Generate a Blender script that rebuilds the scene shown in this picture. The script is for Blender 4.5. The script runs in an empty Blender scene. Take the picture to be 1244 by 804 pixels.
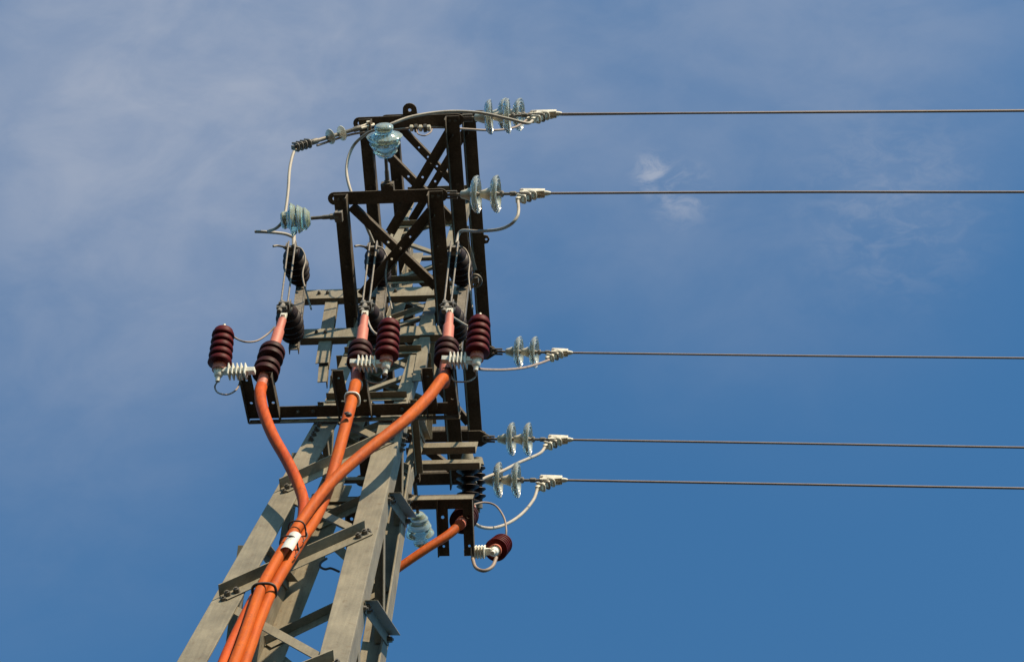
import bpy, bmesh, math, random
from mathutils import Vector as V, Matrix
random.seed(7)
sc = bpy.context.scene
C = sc.collection

# ------------------------------------------------------------------ camera
F = 2688.664                       # focal length in photo pixels (photo 1244 wide)
ROT = Matrix(((0.99483, 0.0272, 0.0979), (0.06197, -0.92720, -0.36940), (0.08072, 0.37356, -0.92408)))
q = ROT.to_quaternion(); ROT = q.to_matrix()
CAM = V((2.245, -5.655, 1.6))
cd = bpy.data.cameras.new('camera'); cam = bpy.data.objects.new('camera', cd); C.objects.link(cam)
cam.matrix_world = Matrix.Translation(CAM) @ ROT.to_4x4()
cd.sensor_width = 36; cd.lens = 36 * F / 1244; cd.clip_start = .1; cd.clip_end = 5000
sc.camera = cam

# ------------------------------------------------------------------ world, sun, exposure
SUN_EL, SUN_AZ = math.radians(35), math.radians(33)     # azimuth measured from -Y (behind the camera) towards +X
sd = V((math.sin(SUN_AZ) * math.cos(SUN_EL), -math.cos(SUN_AZ) * math.cos(SUN_EL), math.sin(SUN_EL)))
w = bpy.data.worlds.new('World'); sc.world = w; w.use_nodes = True
nt = w.node_tree; N = nt.nodes; L = nt.links; N.clear()
def nd(t, **k):
    n = N.new(t)
    for a, b in k.items(): setattr(n, a, b)
    return n
def mth(op, a, b=None, c=None, clamp=False):
    n = N.new('ShaderNodeMath'); n.operation = op; n.use_clamp = clamp
    for i, x in enumerate((a, b, c)):
        if x is None: continue
        if isinstance(x, (int, float)): n.inputs[i].default_value = x
        else: L.new(x, n.inputs[i])
    return n.outputs[0]
sky = nd('ShaderNodeTexSky'); sky.sky_type = 'NISHITA'; sky.sun_disc = False
sky.sun_elevation = SUN_EL; sky.sun_rotation = math.pi - SUN_AZ
sky.air_density = 1.0; sky.dust_density = .6; sky.ozone_density = 1.0
tc = nd('ShaderNodeTexCoord'); sep = nd('ShaderNodeSeparateXYZ'); L.new(tc.outputs['Generated'], sep.inputs[0])
def pixdir(u, v): return (ROT @ V((u - 622, -(v - 402), -F))).normalized()
def blob(u, v, r):                 # soft bank of cloud round one direction of the sky
    d = pixdir(u, v); vm = nd('ShaderNodeVectorMath', operation='DOT_PRODUCT'); L.new(tc.outputs['Generated'], vm.inputs[0])
    vm.inputs[1].default_value = d
    ang = mth('ARCCOSINE', mth('MINIMUM', vm.outputs['Value'], .9999999))
    t = mth('SUBTRACT', 1, mth('DIVIDE', ang, r / F), clamp=True)
    return mth('MULTIPLY', mth('MULTIPLY', t, t), mth('SUBTRACT', 3, mth('MULTIPLY', t, 2)))
def cloudnoise(scale, detail, dist, seed, lo, hi, rough=.55, stretch=(1, 1, 1), rot=0):
    mp = nd('ShaderNodeMapping'); mp.inputs['Location'].default_value = (seed, seed * .7, 0); mp.inputs['Scale'].default_value = stretch
    mp.inputs['Rotation'].default_value = (0, 0, rot)
    L.new(tc.outputs['Generated'], mp.inputs[0])
    n = nd('ShaderNodeTexNoise'); n.inputs['Scale'].default_value = scale; n.inputs['Detail'].default_value = detail
    n.inputs['Roughness'].default_value = rough; n.inputs['Distortion'].default_value = dist
    L.new(mp.outputs[0], n.inputs['Vector'])
    r = nd('ShaderNodeMapRange', interpolation_type='SMOOTHSTEP'); r.inputs['From Min'].default_value = lo; r.inputs['From Max'].default_value = hi
    L.new(n.outputs['Fac'], r.inputs['Value']); return r.outputs[0]
big = cloudnoise(7, 6, .4, 3.1, .30, .74, .55, (1, 1.3, 1), .6)
soft = cloudnoise(20, 7, .35, 8.3, .30, .74, .58, (1, 1.6, 1), .8)
wisp = cloudnoise(70, 8, .6, 6.2, .38, .68, .62, (1, 1.8, 1), .5)
banks = None
for u, v, r, s in ((230, 40, 600, 1.25), (50, 260, 600, .44), (760, 10, 620, .72), (1150, -30, 380, .55), (60, 600, 330, .22), (1000, 330, 330, .20), (1080, 250, 150, .16)):
    b = mth('MULTIPLY', blob(u, v, r), s); banks = b if banks is None else mth('ADD', banks, b)
mix1 = mth('MULTIPLY', banks, mth('ADD', .46, mth('MULTIPLY', mth('ADD', mth('MULTIPLY', big, .6), mth('MULTIPLY', soft, .4)), .85)))
w1 = mth('MULTIPLY', mth('MULTIPLY', mth('MAXIMUM', blob(796, 211, 40), mth('MULTIPLY', blob(828, 236, 56), .7)), wisp), 1.3)
w2 = mth('MULTIPLY', mth('MULTIPLY', blob(1085, 250, 170), wisp), .38)
cov = mth('MULTIPLY', mth('ADD', mix1, mth('ADD', w1, w2)), .60, clamp=True)
tint = nd('ShaderNodeMix', data_type='RGBA', blend_type='MULTIPLY'); tint.inputs[0].default_value = 1; L.new(sky.outputs[0], tint.inputs[6]); tint.inputs[7].default_value = (.52, 1.06, 1.30, 1)
cl = nd('ShaderNodeMix', data_type='RGBA'); L.new(cov, cl.inputs[0])
L.new(tint.outputs[2], cl.inputs[6]); cl.inputs[7].default_value = (2.25, 2.65, 3.45, 1)
bg = nd('ShaderNodeBackground'); bg.inputs['Strength'].default_value = .08
L.new(cl.outputs[2], bg.inputs['Color'])
wo = nd('ShaderNodeOutputWorld'); L.new(bg.outputs[0], wo.inputs['Surface'])
sl = bpy.data.lights.new('sun', 'SUN'); sl.energy = 3.9; sl.angle = math.radians(.55); sl.color = (1, .83, .59)
so = bpy.data.objects.new('sun', sl); C.objects.link(so); so.rotation_euler = sd.to_track_quat('Z', 'Y').to_euler()
sc.view_settings.view_transform = 'Standard'; sc.view_settings.look = 'None'; sc.view_settings.gamma = 1
sc.view_settings.use_curve_mapping = False; sc.view_settings.exposure = 0.9
sc.cycles.caustics_refractive = False; sc.cycles.sample_clamp_indirect = 4; sc.cycles.max_bounces = 10; sc.cycles.transmission_bounces = 10; sc.cycles.transparent_max_bounces = 12

# ------------------------------------------------------------------ materials
def mat(name, col, rough=.5, metal=0, var=.25, scale=18, bump=.15, col2=None, trans=0, ior=1.5, coat=0, spots=None, fine=90, spec=.5, streak=0):
    m = bpy.data.materials.new(name); m.use_nodes = True; t = m.node_tree; b = t.nodes['Principled BSDF']
    b.inputs['Roughness'].default_value = rough; b.inputs['Metallic'].default_value = metal
    b.inputs['Transmission Weight'].default_value = trans; b.inputs['IOR'].default_value = ior; b.inputs['Coat Weight'].default_value = coat
    b.inputs['Specular IOR Level'].default_value = spec
    tcn = t.nodes.new('ShaderNodeTexCoord')
    n1 = t.nodes.new('ShaderNodeTexNoise'); n1.inputs['Scale'].default_value = scale; n1.inputs['Detail'].default_value = 7; n1.inputs['Roughness'].default_value = .65
    t.links.new(tcn.outputs['Object'], n1.inputs['Vector'])
    r = t.nodes.new('ShaderNodeValToRGB'); t.links.new(n1.outputs['Fac'], r.inputs[0])
    c2 = col2 or tuple(c * (1 - var) for c in col)
    r.color_ramp.elements[0].position = .33; r.color_ramp.elements[0].color = (*c2, 1)
    r.color_ramp.elements[1].position = .66; r.color_ramp.elements[1].color = (*[min(1, c * (1 + var * .3)) for c in col], 1)
    out = r.outputs[0]
    if spots:
        n3 = t.nodes.new('ShaderNodeTexNoise'); n3.inputs['Scale'].default_value = spots[1]; n3.inputs['Detail'].default_value = 8; n3.inputs['Roughness'].default_value = .7
        t.links.new(tcn.outputs['Object'], n3.inputs['Vector'])
        mr = t.nodes.new('ShaderNodeMapRange'); mr.inputs['From Min'].default_value = spots[2]; mr.inputs['From Max'].default_value = spots[2] + .1
        mr.inputs['To Max'].default_value = spots[3]
        t.links.new(n3.outputs['Fac'], mr.inputs['Value'])
        mx = t.nodes.new('ShaderNodeMix'); mx.data_type = 'RGBA'; t.links.new(mr.outputs[0], mx.inputs[0]); t.links.new(out, mx.inputs[6])
        mx.inputs[7].default_value = (*spots[0], 1); out = mx.outputs[2]
    if streak:
        mpn = t.nodes.new('ShaderNodeMapping'); mpn.inputs['Scale'].default_value = (1, 1, .05); t.links.new(tcn.outputs['Object'], mpn.inputs[0])
        n4 = t.nodes.new('ShaderNodeTexNoise'); n4.inputs['Scale'].default_value = 70; n4.inputs['Detail'].default_value = 5; t.links.new(mpn.outputs[0], n4.inputs['Vector'])
        n5 = t.nodes.new('ShaderNodeTexNoise'); n5.inputs['Scale'].default_value = 130; n5.inputs['Detail'].default_value = 2; t.links.new(tcn.outputs['Object'], n5.inputs['Vector'])
        for nn, lo_, hi_, f0 in ((n4, .35, .7, streak), (n5, .3, .7, streak * .5)):
            mr = t.nodes.new('ShaderNodeMapRange'); mr.inputs['From Min'].default_value = lo_; mr.inputs['From Max'].default_value = hi_
            mr.inputs['To Min'].default_value = 1 - f0; mr.inputs['To Max'].default_value = 1 + f0 * .4; t.links.new(nn.outputs['Fac'], mr.inputs['Value'])
            vmn = t.nodes.new('ShaderNodeVectorMath'); vmn.operation = 'SCALE'; t.links.new(out, vmn.inputs[0]); t.links.new(mr.outputs[0], vmn.inputs['Scale']); out = vmn.outputs[0]
    t.links.new(out, b.inputs['Base Color'])
    if not trans:
        rr = t.nodes.new('ShaderNodeMapRange'); rr.inputs['To Min'].default_value = max(.05, rough - .12); rr.inputs['To Max'].default_value = min(1, rough + .15)
        t.links.new(n1.outputs['Fac'], rr.inputs['Value']); t.links.new(rr.outputs[0], b.inputs['Roughness'])
    if bump:
        n2 = t.nodes.new('ShaderNodeTexNoise'); n2.inputs['Scale'].default_value = fine; n2.inputs['Detail'].default_value = 4
        t.links.new(tcn.outputs['Object'], n2.inputs['Vector'])
        bp = t.nodes.new('ShaderNodeBump'); bp.inputs['Strength'].default_value = bump; bp.inputs['Distance'].default_value = .004
        t.links.new(n2.outputs['Fac'], bp.inputs['Height']); t.links.new(bp.outputs[0], b.inputs['Normal'])
    return m
M = {
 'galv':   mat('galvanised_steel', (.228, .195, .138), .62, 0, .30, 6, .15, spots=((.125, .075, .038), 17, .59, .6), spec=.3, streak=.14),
 'galv_shade':  mat('shade_darkened_steel', (.118, .096, .072), .76, 0, .35, 9, .15, spots=((.08, .048, .028), 16, .57, .6), spec=.2, streak=.25),  # same steel as galv, base colour darkened to paint in underside shade; rust spots
 'bolt':   mat('bolt_steel', (.13, .115, .095), .5, .4, .4, 40, .1),
 'alu':    mat('cast_aluminium', (.68, .61, .48), .45, .15, .3, 25, .15, spots=((.3, .24, .17), 40, .6, .6)),
 'iron':   mat('dark_fittings', (.19, .165, .135), .6, .3, .4, 30, .15),
 'glass':  mat('toughened_glass', (.93, .96, .87), .15, 0, .05, 8, 0, trans=.70, ior=1.45),
 'gglass': mat('green_glass', (.78, .86, .70), .10, 0, .08, 8, 0, trans=.72, ior=1.45),
 'brown':  mat('brown_porcelain', (.020, .009, .007), .5, 0, .5, 22, .15, spec=.2, spots=((.07, .04, .028), 30, .60, .5)),
 'maroon': mat('maroon_polymer', (.088, .007, .007), .55, 0, .35, 20, .05, spec=.12),
 'black':  mat('dark_shed_rubber', (.040, .008, .006), .6, 0, .3, 20, .05, spec=.15),
 'pink':   mat('faded_heatshrink', (.44, .125, .075), .6, 0, .22, 22, .1, col2=(.42, .11, .065)),
 'orange': mat('orange_cable_jacket', (.47, .090, .003), .62, 0, .25, 7, .12, spec=.18, col2=(.40, .060, .004), spots=((.22, .055, .02), 22, .57, .55), streak=.22),
 'redor':  mat('red_orange_cable_jacket', (.48, .076, .005), .62, 0, .25, 7, .12, spec=.18, col2=(.40, .050, .006), spots=((.22, .05, .02), 22, .57, .5), streak=.22),
 'white':  mat('pale_insulator_plastic', (.78, .74, .64), .55, 0, .3, 30, .05, spots=((.3, .26, .2), 35, .6, .5)),
 'wire':   mat('aluminium_conductor', (.27, .195, .15), .6, 0, .2, 12, 0),
 'wirel':  mat('light_aluminium_lead', (.36, .31, .25), .6, 0, .2, 12, 0),
 'tagm':   mat('dirty_tag_plastic', (.58, .56, .50), .6, 0, .25, 14, .05, spots=((.25, .23, .2), 28, .54, .7)),
 'tie':    mat('dark_strap', (.045, .03, .025), .6, 0, .3, 20, .05),
 'ground': mat('dry_grass_ground', (.022, .015, .008), .95, 0, .5, .6, .4, fine=20),
}

# ------------------------------------------------------------------ helpers
def on(ax, u, v, val):             # where the sight line through a photo point meets the real plane x/y/z = val
    d = ROT @ V((u - 622, -(v - 402), -F)); t = (val - CAM[ax]) / d[ax]; return CAM + d * t
def onx(u, v, x): return on(0, u, v, x)
def ony(u, v, y): return on(1, u, v, y)
def onz(u, v, z): return on(2, u, v, z)
def link(name, bm, m, parent=None, smooth=None, bevel=0):
    bmesh.ops.recalc_face_normals(bm, faces=bm.faces[:])
    me = bpy.data.meshes.new(name)
    # origin at the middle of the piece
    ctr = V((0, 0, 0))
    if bm.verts:
        lo = V([min(v.co[i] for v in bm.verts) for i in range(3)]); hi = V([max(v.co[i] for v in bm.verts) for i in range(3)]); ctr = (lo + hi) / 2
    for v in bm.verts: v.co -= ctr
    for f in bm.faces: f.smooth = smooth is not None
    bm.to_mesh(me); bm.free(); me.materials.append(M[m])
    if smooth is not None: me.set_sharp_from_angle(angle=math.radians(smooth))
    o = bpy.data.objects.new(name, me); C.objects.link(o)
    o.location = ctr
    if parent:
        o.parent = parent; o.location = ctr - wloc(parent)
    if bevel:
        b = o.modifiers.new('bevel', 'BEVEL'); b.width = bevel; b.segments = 2; b.limit_method = 'ANGLE'; b.angle_limit = math.radians(50)
    return o
def wloc(o):
    p = V(o.location)
    while o.parent: o = o.parent; p += V(o.location)
    return p
def thing(name, label, cat, loc, group=None):
    o = bpy.data.objects.new(name, None); C.objects.link(o); o.location = loc; o.empty_display_size = .1
    return tag(o, label, cat, group)
def tag(o, label, cat, group=None):
    o['label'] = label; o['category'] = cat
    if group: o['group'] = group
    return o
def frame(d, up=V((0, 0, 1))):
    d = V(d).normalized(); a = V(up) - d * V(up).dot(d)
    if a.length < 1e-3: a = V((1, 0, 0)) - d * d.x
    a.normalize(); return d, a, d.cross(a)
def a_lathe(bm, p0, axis, prof, seg=32, up=V((0, 0, 1))):     # prof: (along, radius)
    d, a, b = frame(axis, up); rings = []
    for s, r in prof:
        rings.append([bm.verts.new(p0 + d * s + (a * math.cos(t) + b * math.sin(t)) * max(r, 1e-5)) for t in [2 * math.pi * k / seg for k in range(seg)]])
    for A, B in zip(rings, rings[1:]):
        for k in range(seg): bm.faces.new((A[k], A[(k + 1) % seg], B[(k + 1) % seg], B[k]))
    if prof[0] != prof[-1]:
        bm.faces.new(rings[0][::-1]); bm.faces.new(rings[-1])
    else:
        pass
def a_closed(bm, p0, axis, prof, seg=40):
    d, a, b = frame(axis); rings = []
    for s, r in prof:
        rings.append([bm.verts.new(p0 + d * s + (a * math.cos(t) + b * math.sin(t)) * r) for t in [2 * math.pi * k / seg for k in range(seg)]])
    n = len(rings)
    for i in range(n):
        A, B = rings[i], rings[(i + 1) % n]
        for k in range(seg): bm.faces.new((A[k], A[(k + 1) % seg], B[(k + 1) % seg], B[k]))
def a_cyl(bm, p, q_, r, r2=None, seg=16): a_lathe(bm, V(p), V(q_) - V(p), [(0, r), ((V(q_) - V(p)).length, r if r2 is None else r2)], seg)
def a_box(bm, c, x, y, z, sx, sy, sz):
    c, x, y, z = V(c), V(x).normalized(), V(y).normalized(), V(z).normalized()
    vs = [bm.verts.new(c + x * (i * sx / 2) + y * (j * sy / 2) + z * (k * sz / 2)) for i in (-1, 1) for j in (-1, 1) for k in (-1, 1)]
    for f in ((0, 1, 3, 2), (4, 6, 7, 5), (0, 4, 5, 1), (2, 3, 7, 6), (0, 2, 6, 4), (1, 5, 7, 3)): bm.faces.new([vs[i] for i in f])
def a_plate(bm, o, u, v, n, outline, holes, th):               # polygon with round holes, thickness th along n
    u, v, n = V(u).normalized(), V(v).normalized(), V(n).normalized()
    t = bmesh.new(); edges = []
    def loop(pts):
        vs = [t.verts.new(V(o) + u * p[0] + v * p[1]) for p in pts]
        for i in range(len(vs)): edges.append(t.edges.new((vs[i], vs[(i + 1) % len(vs)])))
    loop(outline)
    for hx, hy, hr in holes: loop([(hx + hr * math.cos(a), hy + hr * math.sin(a)) for a in [2 * math.pi * k / 14 for k in range(14)]])
    if holes:
        bmesh.ops.triangle_fill(t, use_beauty=True, use_dissolve=False, edges=edges)
    else: t.faces.new(t.verts[:])
    r = bmesh.ops.extrude_face_region(t, geom=t.faces[:])
    for e in r['geom']:
        if isinstance(e, bmesh.types.BMVert): e.co += n * th
    bmesh.ops.recalc_face_normals(t, faces=t.faces[:])
    me = bpy.data.meshes.new('tmp'); t.to_mesh(me); t.free(); bm.from_mesh(me); bpy.data.meshes.remove(me)
def spline(pts, n=10):
    pts = [V(p) for p in pts]; out = []
    for i in range(len(pts) - 1):
        p0 = pts[max(i - 1, 0)]; p1 = pts[i]; p2 = pts[i + 1]; p3 = pts[min(i + 2, len(pts) - 1)]
        if i == 0: p0 = p1 * 2 - p2
        if i == len(pts) - 2: p3 = p2 * 2 - p1
        for k in range(n):
            t = k / n
            out.append(.5 * ((2 * p1) + (p2 - p0) * t + (2 * p0 - 5 * p1 + 4 * p2 - p3) * t * t + (3 * p1 - p0 - 3 * p2 + p3) * t ** 3))
    out.append(pts[-1]); return out
def a_tube(bm, pts, r, seg=12, n=10, raw=False, rf=None):
    P = pts if raw else spline(pts, n); rings = []; a = None
    for i, p in enumerate(P):
        d = (P[min(i + 1, len(P) - 1)] - P[max(i - 1, 0)]).normalized()
        if a is None: a = frame(d)[1]
        a = (a - d * a.dot(d)).normalized(); b = d.cross(a); rr = r * (rf(i / (len(P) - 1)) if rf else 1)
        rings.append([bm.verts.new(p + (a * math.cos(t) + b * math.sin(t)) * rr) for t in [2 * math.pi * k / seg for k in range(seg)]])
    for A, B in zip(rings, rings[1:]):
        for k in range(seg): bm.faces.new((A[k], A[(k + 1) % seg], B[(k + 1) % seg], B[k]))
    bm.faces.new(rings[0][::-1]); bm.faces.new(rings[-1])
def a_angle(bm, p, q_, da, db, wa, wb, th, holes=(), ends=0, round_=False):
    """L section, corner on p-q; flange A runs towards da, flange B towards db; holes lie in flange A: (along, across, r)"""
    p, q_ = V(p), V(q_); ln = (q_ - p).length; d = (q_ - p).normalized()
    a = (V(da) - d * V(da).dot(d)).normalized(); b = (V(db) - d * V(db).dot(d)); b = (b - a * b.dot(a)).normalized()
    if round_:
        R_ = wa / 2; out = [(R_ - R_ * math.sin(t), R_ + R_ * math.cos(t) * -1) for t in [math.pi * k / 8 for k in range(9)]]
        out += [(ln - R_ + R_ * math.sin(t), R_ + R_ * math.cos(t)) for t in [math.pi * k / 8 for k in range(9)]]
        out = [(x, y) for x, y in out]
    else: out = [(0, 0), (ln, 0), (ln, wa), (0, wa)]
    a_plate(bm, p, d, a, b, out, list(holes), th)
    e = wa * .5 if round_ else 0
    a_plate(bm, p + b * (th + .0001), d, b, a, [(e, 0), (ln - e, 0), (ln - e, wb - th), (e, wb - th)], [], th)
def a_bolt(bm, c, n, r=.011, h=.014, tail=.0):
    d, a, b = frame(n)
    a_lathe(bm, V(c) - d * .004, d, [(0, r * 1.5), (.005, r * 1.5)], 14)
    a_lathe(bm, V(c) + d * .001, d, [(0, r * 1.25), (h, r * 1.15)], 6)
    if tail: a_lathe(bm, V(c), d, [(0, r * .6), (h + tail, r * .55)], 8)

# ------------------------------------------------------------------ ground
bm = bmesh.new(); S_ = 1500; g = 24
grid = [[bm.verts.new((-S_ + 2 * S_ * i / g, -S_ + 2 * S_ * j / g, 0)) for j in range(g + 1)] for i in range(g + 1)]
for i in range(g):
    for j in range(g): bm.faces.new((grid[i][j], grid[i + 1][j], grid[i + 1][j + 1], grid[i][j + 1]))
gr = link('ground', bm, 'ground'); gr['kind'] = 'structure'

# ------------------------------------------------------------------ lattice tower
X, Y, Z = V((1, 0, 0)), V((0, 1, 0)), V((0, 0, 1))
TOP = 18.12; KNEE = 13.9
def hw(z): return max(.262, .303 + (13 - z) * .046)
tower = thing('lattice_tower', 'tapering grey steel lattice tower of angle iron carrying the wires and cables', 'tower', (0, 0, 0))
def corner(sx, sy, z): h = hw(z); return V((sx * h, sy * h, z))
for sx, sy in ((-1, -1), (1, -1), (1, 1), (-1, 1)):
    bm = bmesh.new()
    for z0, z1, wd, th in ((0, KNEE - .02, .145, .012), (KNEE - .02, TOP, .088, .008)):
        a_angle(bm, corner(sx, sy, z0), corner(sx, sy, z1), V((-sx, 0, 0)), V((0, -sy, 0)), wd, wd, th)
    leg = link('leg', bm, 'galv', tower, bevel=.003)
    if sx == 1 or sy == -1:
        for face in ('x', 'y'):
            for k in range(4):
                z = KNEE - .52 + k * .075; c = corner(sx, sy, z)
                if face == 'y': p_, n_ = c + V((-sx * .045, sy * .003, 0)), V((0, sy, 0))
                else: p_, n_ = c + V((sx * .003, -sy * .075, 0)), V((sx, 0, 0))
                b_ = bmesh.new(); a_bolt(b_, p_, n_, .013, .016, .012); link('bolt', b_, 'bolt', leg, 30)
# lacing: single zigzag on each face, members alternately outside and inside the legs
lower = [11.27 - sum(.72 + .03 * k for k in range(i)) for i in range(14, -1, -1)]
lower = [z for z in lower if z > .4]
nodes = lower + [12.03, 12.62, 13.33, 13.84]
i0 = len(lower) - 1                # node index of z = 11.40
faces = [((-1, -1), (1, -1), V((0, -1, 0))), ((1, -1), (1, 1), V((1, 0, 0))), ((1, 1), (-1, 1), V((0, 1, 0))), ((-1, 1), (-1, -1), V((-1, 0, 0)))]
def brace(A, B, nrm, outside, wd=.062, th=.006, over=.0, bolts=True, mname='galv'):
    d = (B - A).normalized()
    off = nrm * (.004 if outside else -.018)
    side = nrm.cross(d)
    if side.z < 0: side = -side
    p, q_ = A - d * over + off - side * wd / 2, B + d * over + off - side * wd / 2
    bm = bmesh.new()
    # corner runs along the upper edge; one flange lies flat on the leg, the other stands out
    top0, top1 = p + side * wd, q_ + side * wd
    sgn = 1 if outside else -1
    a_angle(bm, top0, top1, -side, nrm * sgn, wd, wd, th)
    o = link('brace', bm, mname, tower, bevel=.0012)
    if bolts and outside:
        for E_, sg in ((p, 1), (q_, -1)):
            for k in (0, 1):
                c = E_ + d * sg * (.028 + .052 * k) + side * wd * (.38 if k else .5) + nrm * (th)
                b_ = bmesh.new(); a_bolt(b_, c, nrm, .014, .02, .008); link('bolt', b_, 'bolt', o, 30)
    if bolts and not outside:
        for E_, sg in ((A, 1), (B, -1)):
            b_ = bmesh.new(); a_bolt(b_, E_ + d * sg * .02 + nrm * .001, nrm, .012, .014, .01); link('bolt', b_, 'bolt', o, 30)
    return o
for fi, (ca, cb, nrm) in enumerate(faces):
    for k in range(len(nodes) - 1):
        par = (k - i0) % 2 == 0
        a_, b2 = (ca, cb) if par else (cb, ca)
        A = corner(*a_, nodes[k]); B = corner(*b2, nodes[k + 1])
        t = (corner(*cb, nodes[k]) - corner(*ca, nodes[k])).normalized(); s = 1 if par else -1
        A = A + t * s * .035; B = B - t * s * .045
        if par: A = A + t * s * .02; B = B + t * s * .0
        vis = nodes[k] > 10
        brace(A, B, nrm, par, .066 if par else .058, .006, 0, vis)
# upper body: closer lacing with horizontals
un = [13.98 + .52 * k for k in range(9)]
un = [z for z in un if z < TOP - .05]
for fi, (ca, cb, nrm) in enumerate(faces):
    for k in range(len(un) - 1):
        par = k % 2 == 0
        a_, b2 = (ca, cb) if par else (cb, ca)
        A = corner(*a_, un[k]); B = corner(*b2, un[k + 1]); t = (B - A).normalized()
        brace(A + t * .03, B - t * .03, nrm, fi % 2 == 1, .042, .005, 0, False)
    for z in (14.0, 14.75, 16.05, 17.25, TOP - .06):
        A = corner(*ca, z) ; B = corner(*cb, z); t = (B - A).normalized()
        brace(A + t * .01, B - t * .01, nrm, True, .045, .005, 0, False)
# crossarms (they run along Y, over the camera and away from it)
def holes_along(ln, wd): return [(.04, wd / 2, .010), (ln - .04, wd / 2, .010)]
def crossarm(z, a, yn, yf, diags, lug, label, off=.1):
    bm = bmesh.new(); cw = .098
    for s in (-1, 1):              # chords: dark flat flange outwards, second flange hanging at the inner edge
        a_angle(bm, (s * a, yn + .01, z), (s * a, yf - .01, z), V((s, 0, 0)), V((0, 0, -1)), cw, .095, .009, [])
    x = link('crossarm', bm, 'galv_shade', tower, bevel=.0012); x['label'] = label
    # hanging flange sits below the flat one; end bars run across on top of the chords
    xl, xr = -a - cw - .045, a + cw + .03
    for y_, s in ((yn, 1), (yf, -1)):
        bm = bmesh.new()
        out = []
        R_ = .045
        for k in range(9):
            t_ = math.pi / 2 + math.pi * k / 8; out.append((xl + R_ + R_ * math.cos(t_), .05 + R_ * math.sin(t_)))
        for k in range(9):
            t_ = -math.pi / 2 + math.pi * k / 8; out.append((xr - R_ + R_ * math.cos(t_), .05 + R_ * math.sin(t_)))
        hl = [(xl + R_, .05, .013), (xr - R_, .05, .013)]
        if lug: pass
        a_plate(bm, (0, y_ - s * .004, z + .013), X, V((0, s, 0)), Z, out, hl, .009)
        a_box(bm, ((xl + xr) / 2, y_ + s * .091, z + .013 + .009 + .038), X, Y, Z, xr - xl - .1, .008, .074)
        link('end_bar', bm, 'galv_shade', x, bevel=.001)
    for s in (-1, 1):
        for y_ in (yn + .045, yf - .045, yn + .52, (yn + yf) / 2 - .3, (yn + yf) / 2 + .3):
            for dx in ((.028, .068) if y_ in (yn + .045, yf - .045) else (.05,)):
                b_ = bmesh.new(); a_bolt(b_, (s * (a + dx), y_, z), V((0, 0, -1)), .011, .014, .01); link('bolt', b_, 'bolt', x, 30)
    for (A, B, wd, lay) in diags:
        A, B = V((A[0], A[1], z)), V((B[0], B[1], z)); d = (B - A).normalized(); n_ = Z.cross(d)
        ln = (B - A).length; bm = bmesh.new()
        zo = z + (.012 if lay else -.008)
        A2, B2 = V((A.x, A.y, zo)), V((B.x, B.y, zo))
        hs = [(ln * .5 - .05, wd * .5, .009), (ln * .5 + .05, wd * .5, .009), (ln * .30, wd * .5, .008)]
        a_angle(bm, A2 - n_ * wd / 2, B2 - n_ * wd / 2, n_, Z if lay else -Z, wd, wd * .7, .006, hs)
        link('diagonal', bm, 'galv_shade', x)
    return x
Z1, Z2, Z3 = 15.53, 16.75, 17.90
def yx(u, v, z): p = onz(u, v, z); return (p.x, p.y)
L1, L2, L3 = (-1.115, 1.07), (-1.275, 1.30), (-.955, 1.08)
crossarm(Z1, .270, *L1, [(yx(426, 252, Z1), yx(529, 350, Z1), .060, 1), (yx(524, 256, Z1), yx(440, 358, Z1), .072, 0),
        ((-.27, .45), (.27, .95), .055, 1)], True, 'lowest crossarm of dark angle iron')
crossarm(Z2, .265, *L2, [(yx(455, 174, Z2), yx(548, 268, Z2), .060, 1), (yx(546, 160, Z2), yx(474, 282, Z2), .072, 0),
        ((-.26, .40), (.26, 1.15), .055, 1)], True, 'middle crossarm of dark angle iron')
crossarm(Z3, .249, *L3, [(yx(484, 154, Z3), yx(566, 240, Z3), .055, 1), (yx(566, 158, Z3), yx(500, 268, Z3), .060, 0),
        ((-.24, .35), (.24, .95), .050, 1)], True, 'top crossarm of dark angle iron')
# lug plates on the bars
def lug(px, z, y0, name_parent):
    p = onz(px[0], px[1], z); bm = bmesh.new(); R_ = .052
    out = [(-R_, -.05), (-R_, .015)] + [(R_ * math.cos(t), .03 + R_ * math.sin(t)) for t in [math.pi - math.pi * k / 8 for k in range(1, 8)]] + [(R_, .015), (R_, -.05)]
    a_plate(bm, (p.x, y0, z + .024), X, -Y, Z, out, [(0, .03, .012)], .01)
    link('lug_plate', bm, 'galv_shade', tower, bevel=.001)
lug((497, 133), Z2, L2[0] - .005, None)

p = onz(588, 291, Z3 - .01); bm = bmesh.new(); a_plate(bm, p, X, Y, Z, [(-.03, -.045), (.03, -.03), (.045, 0), (.03, .03), (-.03, .045)], [(.018, 0, .010)], .01); link('lug_plate', bm, 'galv_shade', tower)
# ------------------------------------------------------------------ rails that carry the switches
def rail(label, xl, xr, y, z, h, s, cat='rail', group=None):
    r = thing('support_rail', label, cat, (0, y, z), group)
    bm = bmesh.new()
    # channel: sunlit web plus a flange under it
    a_angle(bm, (xl, y, z), (xr, y, z), V((0, 0, 1)), V((0, -s, 0)), h, .05, .007)
    link('channel', bm, 'galv', r, bevel=.0015)
    for x in [xl + .10, xl + .16, (xl + xr) / 2 - .04, (xl + xr) / 2 + .06, xr - .08]:
        b_ = bmesh.new(); a_bolt(b_, (x, y + s * .002, z + h * .5), V((0, s, 0)), .010, .014, .008); link('bolt', b_, 'bolt', r, 30)
    return r
YR = -.285
pA, pAr, pB, pBr = ony(368, 363, YR), ony(568, 360, YR), ony(364, 411, YR), ony(566, 407, YR)
rail('sunlit steel rail behind the three switches, the upper of the two', pA.x, pAr.x, YR, pA.z, .17, -1)
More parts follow.
